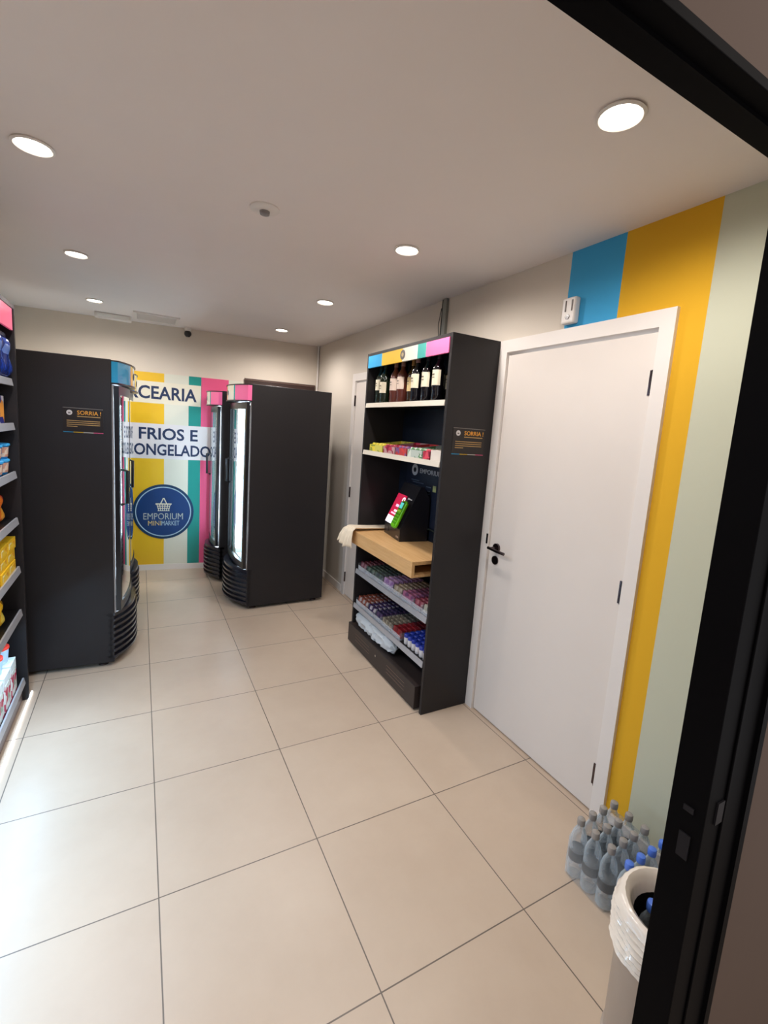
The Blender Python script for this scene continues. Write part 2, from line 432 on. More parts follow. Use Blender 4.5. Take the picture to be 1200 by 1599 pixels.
MB().lathe([(0.0, -0.095), (0.018, -0.092), (0.032, -0.075), (0.036, -0.058), (0.030, -0.040), (0.018, -0.032)], n=24).build('lens_ball', black2, o, smooth=True)
o = thing('door_sensor', 'small white wall sensor box on the blue stripe above the white door', 'sensor', (XR, 0.65, 2.30))
MB().box(-0.035, 0, -0.04, 0.04, -0.06, 0.06, 0.008).build('housing', wtrim, o)
MB().disc_x(-0.038, 0.0, -0.03, 0.012, 0.004).build('lens', pm('dark_lens', (60,40,40), 0.2), o)
MB().box(-0.038, -0.035, -0.025, -0.019, -0.005, 0.045).build('vent_slit', pm('slit_grey', (120,112,108), 0.5), o)
MB().box(-0.038, -0.035, 0.012, 0.018, -0.005, 0.045).build('vent_slit', pm('slit_grey', (120,112,108), 0.5), o)
o = thing('cable_conduit', 'dark cable and grey conduit running from the ceiling down behind the black shelf unit', 'cable', (XR, 1.74, 0))
MB().tube([(-0.010, 0.022, 2.26), (-0.010, 0.020, 2.40), (-0.008, 0.022, H)], 0.008).build('cable', pm('dark_cable', (34,40,34), 0.4), o, smooth=True)
MB().tube([(-0.006, 0.045, 2.30), (-0.016, 0.052, 2.42), (-0.006, 0.043, 2.53)], 0.0025, 6).build('loose_wire', pm('dark_cable', (34,40,34), 0.4), o, smooth=True)
MB().box(-0.022, 0, -0.035, 0.006, 2.26, H, 0.003).build('conduit', pm('grey_conduit', (132,134,128), 0.6), o)

# ================================================================ MURAL ON THE BACK WALL
ang = BA
mur = thing('wall_mural', 'striped yellow white teal and pink printed panel with market lettering on the back wall', 'mural', (0, by(0), 0), ang)
ca = 1/math.cos(BA)
mm = stripes('mural_print', 'X', [(-0.80*ca, (46,160,214)), (-0.30*ca, (236,190,40)), (0.164*ca, (222,222,206)), (0.401*ca, (24,146,138)), (0.522*ca, (236,92,140)), (0.80*ca, (222,222,206))], rough=0.35, coat=0.1)
MB().box(-0.62, 0.95, -0.006, 0, 0.062, 2.10).build('printed_panel', mm, mur)
lav = pm('pale_band', (226,222,224), 0.4, var=0.01); ink = pm('navy_ink', (34,52,88), 0.45, var=0.02)
MB().box(-0.45, 0.523*ca, -0.0075, -0.006, 1.79, 2.01).build('text_band', pm('cream_band', (232,226,206), 0.4, var=0.01), mur)
MB().box(-0.45, 0.93, -0.0075, -0.006, 1.215, 1.58).build('text_band', lav, mur)
text('MERCEARIA', 0.85*ca, 0.135, ink, mur, (-0.366*ca, -0.0075, 1.832), (0, -1, 0), bold=0.022)
text('FRIOS E', 0.56*ca, 0.125, ink, mur, (-0.062*ca, -0.0075, 1.415), (0, -1, 0), bold=0.022)
text('CONGELADOS', 0.89*ca, 0.122, ink, mur, (-0.20*ca, -0.0075, 1.25), (0, -1, 0), bold=0.022)
# round logo
lx, lz = 0.171*ca, 0.645
logo = MB().disc_x(lx, -0.0105, lz, 0.298, 0.0045, 64, 'y').build('round_logo', pm('navy_ring', (20,60,96), 0.4, var=0.02), mur)
def ring(cx, cz, r0_, r1_, y0, y1, n=64):
    mb = MB(); vs = []
    for (r_, y_) in ((r0_, y0), (r1_, y0), (r1_, y1), (r0_, y1)):
        vs.append([mb.bm.verts.new((cx+r_*math.cos(2*PI*k/n), y_, cz+r_*math.sin(2*PI*k/n))) for k in range(n)])
    for a in range(4):
        for k in range(n): mb.face([vs[a][k], vs[a][(k+1) % n], vs[(a+1) % 4][(k+1) % n], vs[(a+1) % 4][k]])
    return mb
MB().disc_x(lx, -0.0115, lz, 0.262, 0.001, 64, 'y').build('logo_disc', pm('logo_navy', (24,62,116), 0.4, var=0.03), logo)
ring(lx, lz, 0.262, 0.272, -0.012, -0.0105).build('logo_ring', pm('logo_pale', (170,200,215), 0.4), logo)
gold = pm('logo_gold', (214,190,120), 0.4); pale = pm('logo_pale', (170,200,215), 0.4); cream = pm('logo_cream', (225,222,200), 0.4)
text('EMPORIUM', 0.385, 0.070, pm('logo_grey_gold', (176,186,180), 0.4), logo, (lx-0.195, -0.0115, lz-0.085), (0, -1, 0), bold=0.0)
text('MINI', 0.125, 0.050, gold, logo, (lx-0.150, -0.0115, lz-0.150), (0, -1, 0))
text('MARKET', 0.175, 0.050, pale, logo, (lx-0.020, -0.0115, lz-0.150), (0, -1, 0))
bk = MB(); yb = -0.0125
def bar(mb, a, b, w):
    (ax, az), (bx_, bz) = a, b; d = Vector((bx_-ax, bz-az)).normalized(); n = Vector((-d.y, d.x))*w/2
    mb.prism([(ax+n.x, az+n.y), (bx_+n.x, bz+n.y), (bx_-n.x, bz-n.y), (ax-n.x, az-n.y)], 'y', yb, -0.0115)
bar(bk, (lx-0.078, lz+0.085), (lx+0.078, lz+0.085), 0.014)
for k in range(6):
    t = -1+k*0.4; bar(bk, (lx+t*0.066, lz+0.085), (lx+t*0.046, lz+0.010), 0.007)
for zz in (0.062, 0.038, 0.012): bar(bk, (lx-0.058, lz+zz), (lx+0.058, lz+zz), 0.007)
bar(bk, (lx-0.030, lz+0.088), (lx-0.004, lz+0.145), 0.010); bar(bk, (lx+0.030, lz+0.088), (lx+0.004, lz+0.145), 0.010); bar(bk, (lx-0.010, lz+0.145), (lx+0.010, lz+0.145), 0.010)
bk.build('basket_emblem', cream, logo)
# dark board on the back wall behind the right fridges
bo = thing('wall_board', 'dark brown framed board on the back wall behind the tall black fridge', 'board', (1.38, by(1.38), 0), ang)
MB().box(-0.42, 0.36, -0.02, 0, 1.2, 2.14, 0.003).build('panel', pm('dark_brown_board', (58,36,30), 0.4), bo)
MB().box(-0.42, 0.36, -0.026, -0.02, 2.118, 2.136).build('silver_edge', pm('board_edge', (92,70,62), 0.35), bo)

# ================================================================ FRIDGES
pane = pane_mat('fridge_glass', (225,238,240), 0.05)
led_dim = glow('fridge_led_dim', (225,238,255), 7.0)
pane_mirror = pane_mat('reflective_fridge_glass', (200,212,220), 0.45)
led = glow('fridge_led', (225,240,255), 24.0)
def fridge(label, loc, rz, w, h, bulge, sign_side=None, depth=0.72, glass=None, lit=True):
    """front faces local +X; width along local Y from 0 to w"""
    t = thing('display_fridge', label, 'fridge', loc, rz, 'tall black glass-door fridges')
    x1 = 0.0; x0 = -depth; th = 0.035
    cb_ = MB().box(x0, x1, 0, th, 0.03, h, 0.004).box(x0, x1, w-th, w, 0.03, h, 0.004).box(x0, x1-0.001, th, w-th, h-0.15, h-0.002).box(x0, x1-0.001, th, w-th, 0.03, 0.36).box(x0, x0+th, th, w-th, 0.36, h-0.15)
    cb_.build('cabinet', black, t)
    MB().box(x0+th, x0+th+0.01, th, w-th, 0.36, h-0.15).box(x0+th, x1-0.03, th, th+0.008, 0.36, h-0.15).box(x0+th, x1-0.03, w-th-0.008, w-th, 0.36, h-0.15).box(x0+th, x1-0.03, th, w-th, 0.36, 0.368).build('liner', pm('fridge_liner', (226,232,232), 0.4), t)
    for k, z in enumerate((0.62, 0.88, 1.14, 1.40)):
        sh = MB()
        for j in range(9):
            yy = th+0.02+j*(w-2*th-0.04)/8; sh.tube([(x0+th+0.03, yy, z), (x1-0.05, yy, z)], 0.003, 5)
        sh.box(x1-0.055, x1-0.049, th+0.01, w-th-0.01, z-0.014, z+0.014).box(x0+th+0.02, x0+th+0.03, th+0.01, w-th-0.01, z-0.006, z+0.006)
        sh.build('wire_shelf', pm('white_wire', (225,228,228), 0.4), t)
    MB().box(x1-0.045, x1-0.025, th+0.010, th+0.03, 0.42, h-0.2).box(x1-0.045, x1-0.025, w-th-0.03, w-th-0.010, 0.42, h-0.2).box(x0+0.2, x1-0.05, w/2-0.02, w/2+0.02, h-0.165, h-0.152).build('led_tube', led if lit else led_dim, t)
    N = 20
    def prof(y, b0, b1, e=2.0):
        q = abs(2*y/w-1); return b0+(b1-b0)*(1-q**e)
    def curved(mb, z0, z1, b0, b1, tk, y0=0.0, y1=w, e=2.0):
        pts = [(prof(y0+(y1-y0)*k/N, b0, b1, e), y0+(y1-y0)*k/N) for k in range(N+1)]
        inn = [(x-tk, y) for x, y in pts]
        mb.poly(pts+inn[::-1], z0, z1)
    # header visor with the coloured stripes
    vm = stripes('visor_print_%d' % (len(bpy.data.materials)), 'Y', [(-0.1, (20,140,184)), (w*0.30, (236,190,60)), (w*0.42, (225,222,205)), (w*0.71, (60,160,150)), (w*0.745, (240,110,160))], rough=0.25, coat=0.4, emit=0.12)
    v = MB(); pts = [(prof(w*k/N, 0.035, bulge-0.01, 2.2), w*k/N) for k in range(N+1)]
    v.poly([(0.001, 0)]+pts+[(0.001, w)], h-0.137, h-0.012); vo = v.build('header_visor', vm, t, smooth=True)
    v = MB()
    for z0, z1 in ((h-0.147, h-0.137), (h-0.012, h-0.004)):
        pts = [(prof(w*k/N, 0.041, bulge-0.003, 2.2), w*k/N) for k in range(N+1)]
        v.poly([(0.001, 0)]+pts+[(0.001, w)], z0, z1)
    v.build('visor_edge', black2, t)
    MB().disc_x(bulge-0.010, w*0.46, h-0.075, 0.022, 0.002, 20).build('visor_logo', ink, vo)
    # curved glass door
    zb, zt = 0.385, h-0.155
    dr = thing('x', '', ''); bpy.data.objects.remove(dr)
    e = 2.0; db = 0.065
    f = MB(); curved(f, zb, zb+0.055, 0.04, db, 0.028, e=e); curved(f, zt-0.055, zt, 0.04, db, 0.028, e=e)
    curved(f, zb+0.055, zt-0.055, 0.04, db, 0.028, 0.0, 0.032, e); curved(f, zb+0.055, zt-0.055, 0.04, db, 0.028, w-0.032, w, e)
    do = f.build('door', black2, t)
    f = MB(); pts = []
    M_ = 24; y0, y1 = 0.03, w-0.03
    pts = [(prof(y0+(y1-y0)*k/M_, 0.04, db, e)-0.006, y0+(y1-y0)*k/M_) for k in range(M_+1)]
    a = [f.bm.verts.new((x, y, zb+0.05)) for x, y in pts]; b = [f.bm.verts.new((x, y, zt-0.05)) for x, y in pts]
    for k in range(M_): f.face([a[k], a[k+1], b[k+1], b[k]])
    f.build('door_glass', glass or pane, do, smooth=True)
    hy = 0.5*w*0+0.045 if abs(rz) > 1 else 0.05
    hx = prof(hy, 0.04, db, e)
    hm = MB().tube([(hx-0.005, hy, 1.08), (hx+0.030, hy, 1.09), (hx+0.032, hy, 1.30), (hx-0.005, hy, 1.31)], 0.011)
    hm.build('handle', black2, do, smooth=True)
    MB().box(0.002, 0.010, 0.001, 0.006, 0.37, zt).box(0.002, 0.010, w-0.006, w-0.001, 0.37, zt).build('door_seal', pm('pale_seal', (140,132,128), 0.4, metal=0.5), t)
    # curved grille at the foot
    g = MB()
    nb = 7
    curved(g, 0.045, 0.36, -0.012, bulge-0.035, 0.012, e=2.4)
    for k in range(nb):
        z = 0.06+k*0.042; curved(g, z, z+0.016, 0.004, bulge, 0.04, e=2.4)
    curved(g, 0.35, 0.372, 0.004, bulge-0.01, 0.05, e=2.4)
    g.poly([(0.001, 0)]+[(prof(w*k/N, -0.01, bulge-0.06, 2.4), w*k/N) for k in range(N+1)]+[(0.001, w)], 0.035, 0.05)
    g.build('grille', pm('grille_plastic', (30,30,40), 0.28, coat=0.4), t, smooth=True)
    for fx in (x0+0.07, x1-0.07):
        for fy in (0.06, w-0.06):
            MB().lathe([(0.03, 0), (0.03, 0.012), (0.012, 0.014), (0.012, 0.034)], fx, fy, 0, 16).build('foot', dchrome, t)
    if sign_side: notice(t, *sign_side)
    return t
smat = [pm('sign_black', (34,28,26), 0.35), pm('sign_yellow', (230,160,50), 0.45), pm('sign_white', (205,200,198), 0.4)]
edge_m = None
def notice(parent, x0, x1, z0, z1, y):
    """small black notice facing -Y: SORRIA !"""
    w = x1-x0; h = z1-z0
    n = MB().box(x0, x1, y-0.0015, y, z0, z1).build('notice_sticker', smat[0], parent, label='small black notice with yellow lettering')
    cols = [BLUE, (236,190,40), (215,210,200), PINK]
    for k in range(4):
        MB().box(x0+w*k/4, x0+w*(k+1)/4, y-0.0022, y-0.0015, z0, z0+0.005).build('colour_bar', pm('bar_%d' % k, tuple(int(c*0.75) for c in cols[k]), 0.4), n)
    MB().box(x0, x1, y-0.0022, y-0.0015, z1-0.004, z1).build('edge_line', pm('edge_grey', (110,104,100), 0.4), n)
    MB().disc_x(x0+w*0.16, y-0.0025, z1-0.030, 0.015, 0.001, 24, 'y').build('round_mark', smat[2], n)
    mk = MB().box(x0+w*0.16-0.006, x0+w*0.16+0.006, y-0.003, y-0.0025, z1-0.036, z1-0.028); mk.build('mark_detail', pm('mark_grey', (110,104,100), 0.5), n)
    text('SORRIA !', w*0.60, 0.024, smat[1], n, (x0+w*0.35, y-0.0015, z1-0.040), (0, -1, 0), bold=0.006)
    MB().box(x0+w*0.35, x0+w*0.93, y-0.002, y-0.0015, z1-0.053, z1-0.048).build('small_print', pm('small_print_gold', (176,140,84), 0.5), n)
    for k in range(4):
        MB().box(x0+w*0.09, x0+w*(0.92 if k < 3 else 0.35), y-0.002, y-0.0015, z1-0.079-k*0.0115, z1-0.075-k*0.0115).build('small_print', pm('small_print_gold', (176,140,84), 0.5), n)

fridge('tall black display fridge with blue visor and small yellow notice, front left', (-0.205, 2.365, 0), R(-4), 0.64, 1.985, 0.105, (-0.25, -0.045, 1.532, 1.68, 0), glass=pane_mirror, lit=False)
fridge('tall black display fridge second in the left row, mostly hidden behind the first', (-0.185, 3.12, 0), R(-3), 0.64, 1.985, 0.105, glass=pane_mirror, lit=False)
fridge('tall black display fridge with lit glass door and pink visor, nearest in the right row', (0.775-0.022, 3.04+0.66, 0), PI+R(2), 0.66, 1.985, 0.135, None, 0.72)
fridge('tall black display fridge behind the lit one, against the back wall at right', (0.66, 3.86+0.48, 0), PI, 0.48, 1.95, 0.12, None, 0.66)

# ================================================================ BLACK SHELF UNIT AT RIGHT
UX, Y0, Y1, UT = 1.423, 1.125, 2.185, 2.222
u = thing('display_shelf', 'tall black open shelf unit with striped header beside the white door', 'shelf unit', (0, 0, 0))
MB().box(UX, XR-0.004, Y0, Y0+0.022, 0.0, UT, 0.001).build('side_panel', black, u)
sp_ = u.children[0]
MB().box(UX, XR-0.004, Y1-0.022, Y1, 0.0, UT, 0.001).build('side_panel', black, u)
MB().box(XR-0.022, XR-0.004, Y0+0.022, Y1-0.022, 0.05, UT-0.002).build('back_panel', inner, u)
MB().box(UX, XR-0.022, Y0+0.022, Y1-0.022, UT-0.02, UT-0.001).build('top_panel', black, u)
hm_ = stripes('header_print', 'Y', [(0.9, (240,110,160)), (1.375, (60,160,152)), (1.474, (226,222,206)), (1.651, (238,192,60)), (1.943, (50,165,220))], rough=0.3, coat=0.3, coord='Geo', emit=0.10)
hd = MB().box(UX-0.004, UX+0.010, Y0+0.024, Y1-0.024, 2.118, UT-0.022).build('header_sign', hm_, u)
MB().disc_x(UX-0.0055, 1.655, 2.160, 0.030, 0.0015, 28).build('header_logo', pm('logo_grey', (98,94,92), 0.4), hd)
MB().disc_x(UX-0.0065, 1.655, 2.160, 0.013, 0.001, 28).build('header_logo_centre', pm('logo_warm', (190,170,130), 0.4), hd)
SHZ = [(1.850, 0.33, rail), (1.508, 0.33, rail), (0.585, 0.33, railg), (0.308, 0.33, railg)]
for z, dp, rm in SHZ:
    s = MB().box(UX+0.008, XR-0.022, Y0+0.024, Y1-0.024, z-0.006, z+0.012).build('shelf', blackm, u)
    MB().prism([(UX-0.006, z-0.016), (UX+0.008, z-0.016), (UX+0.008, z+0.016), (UX-0.001, z+0.016)], 'y', Y0+0.024, Y1-0.024).build('price_rail', rm, s)
# oak desk top of a hollow section
MB().box(1.355, XR-0.022, 1.245, 2.155, 0.898, 0.92, 0.001).box(1.355, 1.375, 1.245, 2.155, 0.822, 0.898).box(1.375, XR-0.022, 1.245, 2.155, 0.822, 0.836).build('desk_top', woodm, u)
# plinth drawer with slots
pl = MB().box(UX-0.022, XR-0.024, 1.178, 2.190, 0.012, 0.158, 0.003).build('plinth', pm('plinth_brown_black', (50,42,40), 0.45, var=0.08), u)
for yc in (1.42, 1.93):
    for k in range(3):
        MB().box(UX-0.0235, UX-0.022, yc-0.12, yc+0.12, 0.066+k*0.024, 0.069+k*0.024).build('vent_slot', pm('slot_tan', (112,92,80), 0.6), pl)
MB().disc_x(UX-0.027, 1.70, 0.105, 0.008, 0.005, 16).build('lock', chrome, pl)
notice(u, 1.478, 1.703, 1.570, 1.720, Y0)
# poster on the back panel
po = MB().box(XR-0.026, XR-0.022, 1.165, 2.05, 1.02, 1.47).build('info_poster', pm('poster_navy', (26,34,52), 0.35), u, label='dark navy poster with white lettering')
pw = pm('poster_white', (190,196,204), 0.5); pb = pm('poster_blue_grey', (92,106,126), 0.5)
MB().disc_x(XR-0.0275, 1.93, 1.405, 0.042, 0.0015, 28).build('round_mark', pw, po)
MB().disc_x(XR-0.0285, 1.93, 1.405, 0.018, 0.001, 28).build('mark_centre', inner, po)
text('EMPORIUM MINI MARKET', 0.64, 0.034, pw, po, (XR-0.026, 1.86, 1.388), (-1, 0, 0), bold=0.01)
MB().box(XR-0.0275, XR-0.026, 1.635, 1.675, 1.275, 1.318).build('poster_icon', pm('poster_green', (150,160,110), 0.5), po)
for k, (a, b_, z) in enumerate([(1.86, 1.97, 1.33), (1.80, 1.95, 1.315), (1.70, 1.76, 1.30), (1.71, 1.74, 1.27), (1.71, 1.74, 1.25), (1.71, 1.74, 1.23), (1.71, 1.74, 1.21), (1.55, 1.60, 1.30), (1.47, 1.60, 1.272), (1.47, 1.60, 1.256), (1.5, 1.60, 1.240), (1.49, 1.60, 1.224), (1.50, 1.60, 1.208)]):
    MB().box(XR-0.0275, XR-0.026, a, b_, z-0.003, z+0.003).build('poster_line', pb, po)

# ---- wine bottles on the top shelf
def wine(name, label, glassc, labc, capc, r=0.037, h=0.30, lz=(0.095, 0.178), group='wine bottles on the top shelf', loc=(0, 0, 0)):
    t = thing('wine_bottle', label, 'bottle', loc, 0, group)
    MB().lathe([(r*0.9, 0), (r, 0.006), (r, h*0.60), (r*0.93, h*0.66), (r*0.62, h*0.72), (0.0145, h*0.77), (0.0135, h*0.93)], n=24).build('bottle_body', glassc, t, smooth=True)
    MB().lathe([(0.0150, h*0.82), (0.0148, h*0.96), (0.0165, h*0.965), (0.0165, h), (0, h)], n=20).build('foil_cap', capc, t, smooth=True)
    # label wraps the front 150 degrees
    mb = MB(); n = 12; a0, a1 = PI-R(75), PI+R(75)
    for rr_ in (r+0.0006,):
        lo = [mb.bm.verts.new((rr_*math.cos(a0+(a1-a0)*k/n), rr_*math.sin(a0+(a1-a0)*k/n), lz[0])) for k in range(n+1)]
        hi = [mb.bm.verts.new((rr_*math.cos(a0+(a1-a0)*k/n), rr_*math.sin(a0+(a1-a0)*k/n), lz[1])) for k in range(n+1)]
        for k in range(n): mb.face([lo[k], lo[k+1], hi[k+1], hi[k]])
    lb = mb.build('paper_label', labc, t, smooth=True)
    MB().box(-r-0.0016, -r-0.0003, -0.010, 0.010, lz[1]-0.03, lz[1]-0.022).box(-r-0.0016, -r-0.0003, -0.013, 0.013, lz[1]-0.045, lz[1]-0.041).build('label_print', pm('label_ink', (120,110,100), 0.5), lb)
    return t
gd = pm('dark_wine_glass', (16,14,20), 0.08, coat=0.5); gg = pm('green_wine_glass', (22,34,22), 0.08, coat=0.5); gr_ = pm('rose_wine_glass', (96,48,40), 0.1, coat=0.5); gy = pm('amber_wine_glass', (52,36,18), 0.08, coat=0.5)
lc = pm('cream_label', (232,222,196), 0.6); lp = pm('pale_pink_label', (226,206,190), 0.6); ly_ = pm('yellow_label', (222,196,140), 0.6)
cg = pm('green_foil', (34,60,40), 0.3, metal=0.5); cb = pm('black_foil', (26,22,28), 0.3); cp = pm('dusty_pink_foil', (150,110,104), 0.35); co = pm('gold_foil', (170,130,80), 0.35, metal=0.4)
ZW = 1.862
specs = [(1.50, 2.098, gg, lc, cg, 'green wine bottle with cream label, leftmost on the top shelf', (0.10, 0.175)),
 (1.48, 1.99, gg, lc, cg, 'green wine bottle with low white label, second from left on the top shelf', (0.075, 0.150)),
 (1.50, 1.875, gr_, lp, cp, 'rose wine bottle with pink label beside the green bottles', (0.09, 0.17)),
 (1.505, 1.785, gr_, lp, cp, 'rose wine bottle with pink label beside the yellow-labelled bottle', (0.095, 0.175)),
 (1.535, 1.70, gy, ly_, co, 'amber wine bottle with narrow yellow label in mid top shelf', (0.08, 0.17)),
 (1.485, 1.565, gd, lc, cp, 'dark red wine bottle with cream label and pink cap on the top shelf', (0.090, 0.175)),
 (1.490, 1.45, gd, lc, cb, 'dark red wine bottle with cream label, second from right on the top shelf', (0.092, 0.178)),
 (1.485, 1.325, gd, lc, cb, 'dark red wine bottle with cream label, nearest the right side panel', (0.094, 0.182))]
for x, y, g, l, c_, lab, lz_ in specs:
    wine('wine_bottle', lab, g, l, c_, lz=lz_, loc=(x, y, ZW))
wb = None
for k, y in enumerate((2.08, 1.96, 1.84, 1.56, 1.43, 1.30)):
    lab = 'dark wine bottle in the shadowed back row of the top shelf, %s from left' % ['first', 'second', 'third', 'fourth', 'fifth', 'sixth'][k]
    if wb is None: wb = wine('wine_bottle', lab, gd, lc, cb, group='back row of wine bottles', loc=(1.655, y, ZW))
    else: dup(wb, (1.655, y, ZW), label=lab)

# ---- candy boxes on the second shelf
def tray(name, label, mat, x0, x1, y0, y1, z, hf, hb, group, cat='box', lid=None):
    t = thing(name, label, cat, (0, 0, 0), 0, group)
    k = 0.002
    MB().box(x0, x1, y0, y1, z, z+k).box(x0, x0+k, y0, y1, z, z+hf).box(x1-k, x1, y0, y1, z, z+hb).prism([(x0, z), (x1, z), (x1, z+hb), (x0, z+hf)], 'y', y0, y0+k).prism([(x0, z), (x1, z), (x1, z+hb), (x0, z+hf)], 'y', y1-k, y1).build('box_body', mat, t)
    return t
DEPTH = ['front row', 'second row', 'third row', 'fourth row', 'fifth row', 'sixth row', 'back row']
COLN2 = ['left file', 'right file']
COLN = ['leftmost file', 'second file from left', 'third file from left', 'fourth file from left', 'fifth file from left']
ORD = ['nearest the far panel', 'second from the far panel', 'third from the far panel', 'fourth from the far panel', 'fifth from the far panel', 'sixth from the far panel']
def packs(label, name, mat, cat, group, cells, size, tilt=0.0, bev=0.003, jit=0.0):
    """one small pack copied over cells (x,y,z)"""
    sx, sy, sz = size; first = None
    xs_u = sorted({c[0] for c in cells}); ys_u = sorted({c[1] for c in cells}, reverse=True)
    for (x, y, z) in cells:
        ri, ci = xs_u.index(x), ys_u.index(y)
        lab_ = '%s, %s%s' % (label, DEPTH[ri], '' if len(ys_u) == 1 else ', '+(COLN2 if len(ys_u) == 2 else COLN)[ci])
        if first is None:
            mb = MB().box(-sx/2, sx/2, -sy/2, sy/2, 0, sz, bev)
            first = mb.build(name, mat); tag(first, label, cat, group); o = first
        else:
            o = first.copy(); C.objects.link(o)
        o['label'] = lab_
        o.location = (x+random.uniform(-jit, jit), y+random.uniform(-jit, jit), z); o.rotation_euler = (0, tilt, random.uniform(-1, 1)*jit*12)
Z2 = 1.520
cand = [(1.880, 2.085, 'yellow-green sweets', (214,206,96), (236,214,70), (150,160,60), (226,214,120)),
        (1.700, 1.868, 'magenta sweets', (190,150,150), (150,30,60), (200,60,90), (220,170,170)),
        (1.545, 1.690, 'red and violet sweets', (190,60,60), (120,80,130), (214,60,50), (90,70,150)),
        (1.360, 1.535, 'green and white mints', (190,200,190), (90,140,90), (220,226,214), (70,160,180)),
        (1.275, 1.350, 'crimson sweets', (150,30,56), (180,30,60), (220,70,90), (130,20,40)),
        (1.155, 1.268, 'plain white', (232,222,210), (232,222,210), (200,196,190), (150,146,140))]
for k, (a, b_, nm, cbx, c1, c2, c3) in enumerate(cand):
    pos = ['leftmost', 'second from left', 'third from left', 'fourth from left', 'narrow, fifth from left', 'rightmost'][k]
    bm_ = pm('carton_%d' % k, cbx, 0.45); pr = printed('sweet_wrap_%d' % k, c1, c2, c3, 45)
    tray('sweets_box', '%s open carton of %s on the second shelf' % (pos, nm), bm_ if k == 5 else printed('carton_print_%d' % k, cbx, c1, c2, 28), 1.436, 1.70, a, b_, Z2, 0.062 if k == 5 else 0.05, 0.085, 'sweets cartons on the second shelf')
    w = b_-a-0.008; nx = 4; ny = max(1, int(w/0.045))
    cells = []
    for i in range(nx):
        for j in range(ny):
            cells.append((1.472+i*0.062, a+0.004+w*(j+0.5)/ny, Z2+0.004))
    packs('%s packet, %s carton' % (nm, pos.split(',')[0].replace(' from left', '')), 'sweets_packet', pr, 'sweets', 'packets in the %s sweets carton' % pos, cells, (0.055, w/ny-0.004, 0.058+0.0), 0.12, 0.008)

# ---- bars on the third and fourth shelf, in clear trays
acr = clearfilm('clear_acrylic', (220,224,230), 0.25, 0.1)
def bars_row(zs, sets, word):
    n = len(sets)
    for k, (y0, y1, nm, c1, c2, c3, hh) in enumerate(sets):
        g = 'chocolate bars in the %s of the %s shelf' % (nm, word)
        mute = lambda c: tuple(int(0.72*v+0.12*(sum(c)/3)) for v in c)
        pr = printed('bar_%s_%d' % (word, k), mute(c1), mute(c2), mute(c3), 40)
        t = thing('bar_tray', 'clear plastic tray holding %s on the %s shelf' % (nm, word), 'tray', (0, 0, 0), 0, 'clear trays on the %s shelf' % word)
        x0, x1 = 1.436, 1.71
        MB().box(x0, x1, y0, y1, zs, zs+0.002).box(x0, x0+0.002, y0, y1, zs, zs+0.035).box(x0, x1, y0, y0+0.0015, zs, zs+0.05).box(x0, x1, y1-0.0015, y1, zs, zs+0.05).build('tray_body', acr, t)
        cells = []; nr = 7; nc = max(1, int((y1-y0)/0.05)); w = (y1-y0-0.008)/nc
        for i in range(nr):
            for j in range(nc):
                cells.append((1.462+i*0.036, y0+0.004+w*(j+0.5), zs+0.008))
        packs('%s on the %s shelf' % (nm[:-1], word), 'snack_bar', pr, 'snack bar', '%s in the tray on the %s shelf' % (nm, word), cells, (0.030, w-0.003, hh), 0.18, 0.0025, 0.0012)
bars_row(0.597, [(2.045, 2.150, 'dusty red bars', (130,60,76), (170,120,130), (90,50,70), 0.055), (1.905, 2.040, 'dark green bars', (60,84,76), (110,130,110), (40,60,60), 0.05),
    (1.765, 1.900, 'green and grey bars', (90,110,100), (60,70,80), (150,150,140), 0.05), (1.615, 1.760, 'lilac bars', (190,150,200), (150,100,170), (210,180,205), 0.055), (1.495, 1.610, 'beige bars', (170,150,120), (200,180,160), (140,110,110), 0.05),
    (1.345, 1.490, 'pink and violet bars', (190,100,140), (120,60,110), (220,150,170), 0.05), (1.240, 1.340, 'crimson bars', (150,40,70), (190,110,120), (110,40,80), 0.05), (1.155, 1.235, 'pale cream bars', (196,190,170), (150,150,140), (214,208,190), 0.05)], 'third')
bars_row(0.320, [(1.975, 2.150, 'orange-brown bars', (170,80,60), (200,190,190), (210,110,60), 0.055), (1.845, 1.970, 'purple and white bars', (60,40,100), (210,200,205), (150,60,80), 0.055),
    (1.740, 1.840, 'dark violet bars', (50,40,90), (90,60,110), (190,180,190), 0.055), (1.585, 1.735, 'beige and grey bars', (180,166,140), (130,116,100), (205,200,190), 0.045), (1.455, 1.580, 'bright red bars', (176,24,34), (140,16,30), (200,60,60), 0.050)], 'fourth')
# small white bottles with blue caps at the right end of the fourth shelf
sb = None
for i in range(6):
    for j in range(6):
        loc = (1.462+i*0.042, 1.175+j*0.046, 0.322)
        lab_ = 'white tube with blue cap on the fourth shelf, %s, %s from right' % (DEPTH[i], ['first', 'second', 'third', 'fourth', 'fifth', 'sixth'][j])
        if sb is None:
            sb = thing('candy_tube', lab_, 'sweets', loc, 0, 'blue-capped tubes on the fourth shelf')
            MB().lathe([(0.017, 0), (0.019, 0.004), (0.019, 0.045), (0.015, 0.052)], n=14).build('tube_body', pm('tube_white', (214,208,206), 0.4), sb, smooth=True)
            MB().lathe([(0.0195, 0.046), (0.0195, 0.064), (0.016, 0.068), (0, 0.069)], n=14).build('tube_cap', pm('cap_blue', (38,58,160), 0.35), sb, smooth=True)
        else: dup(sb, loc, label=lab_)
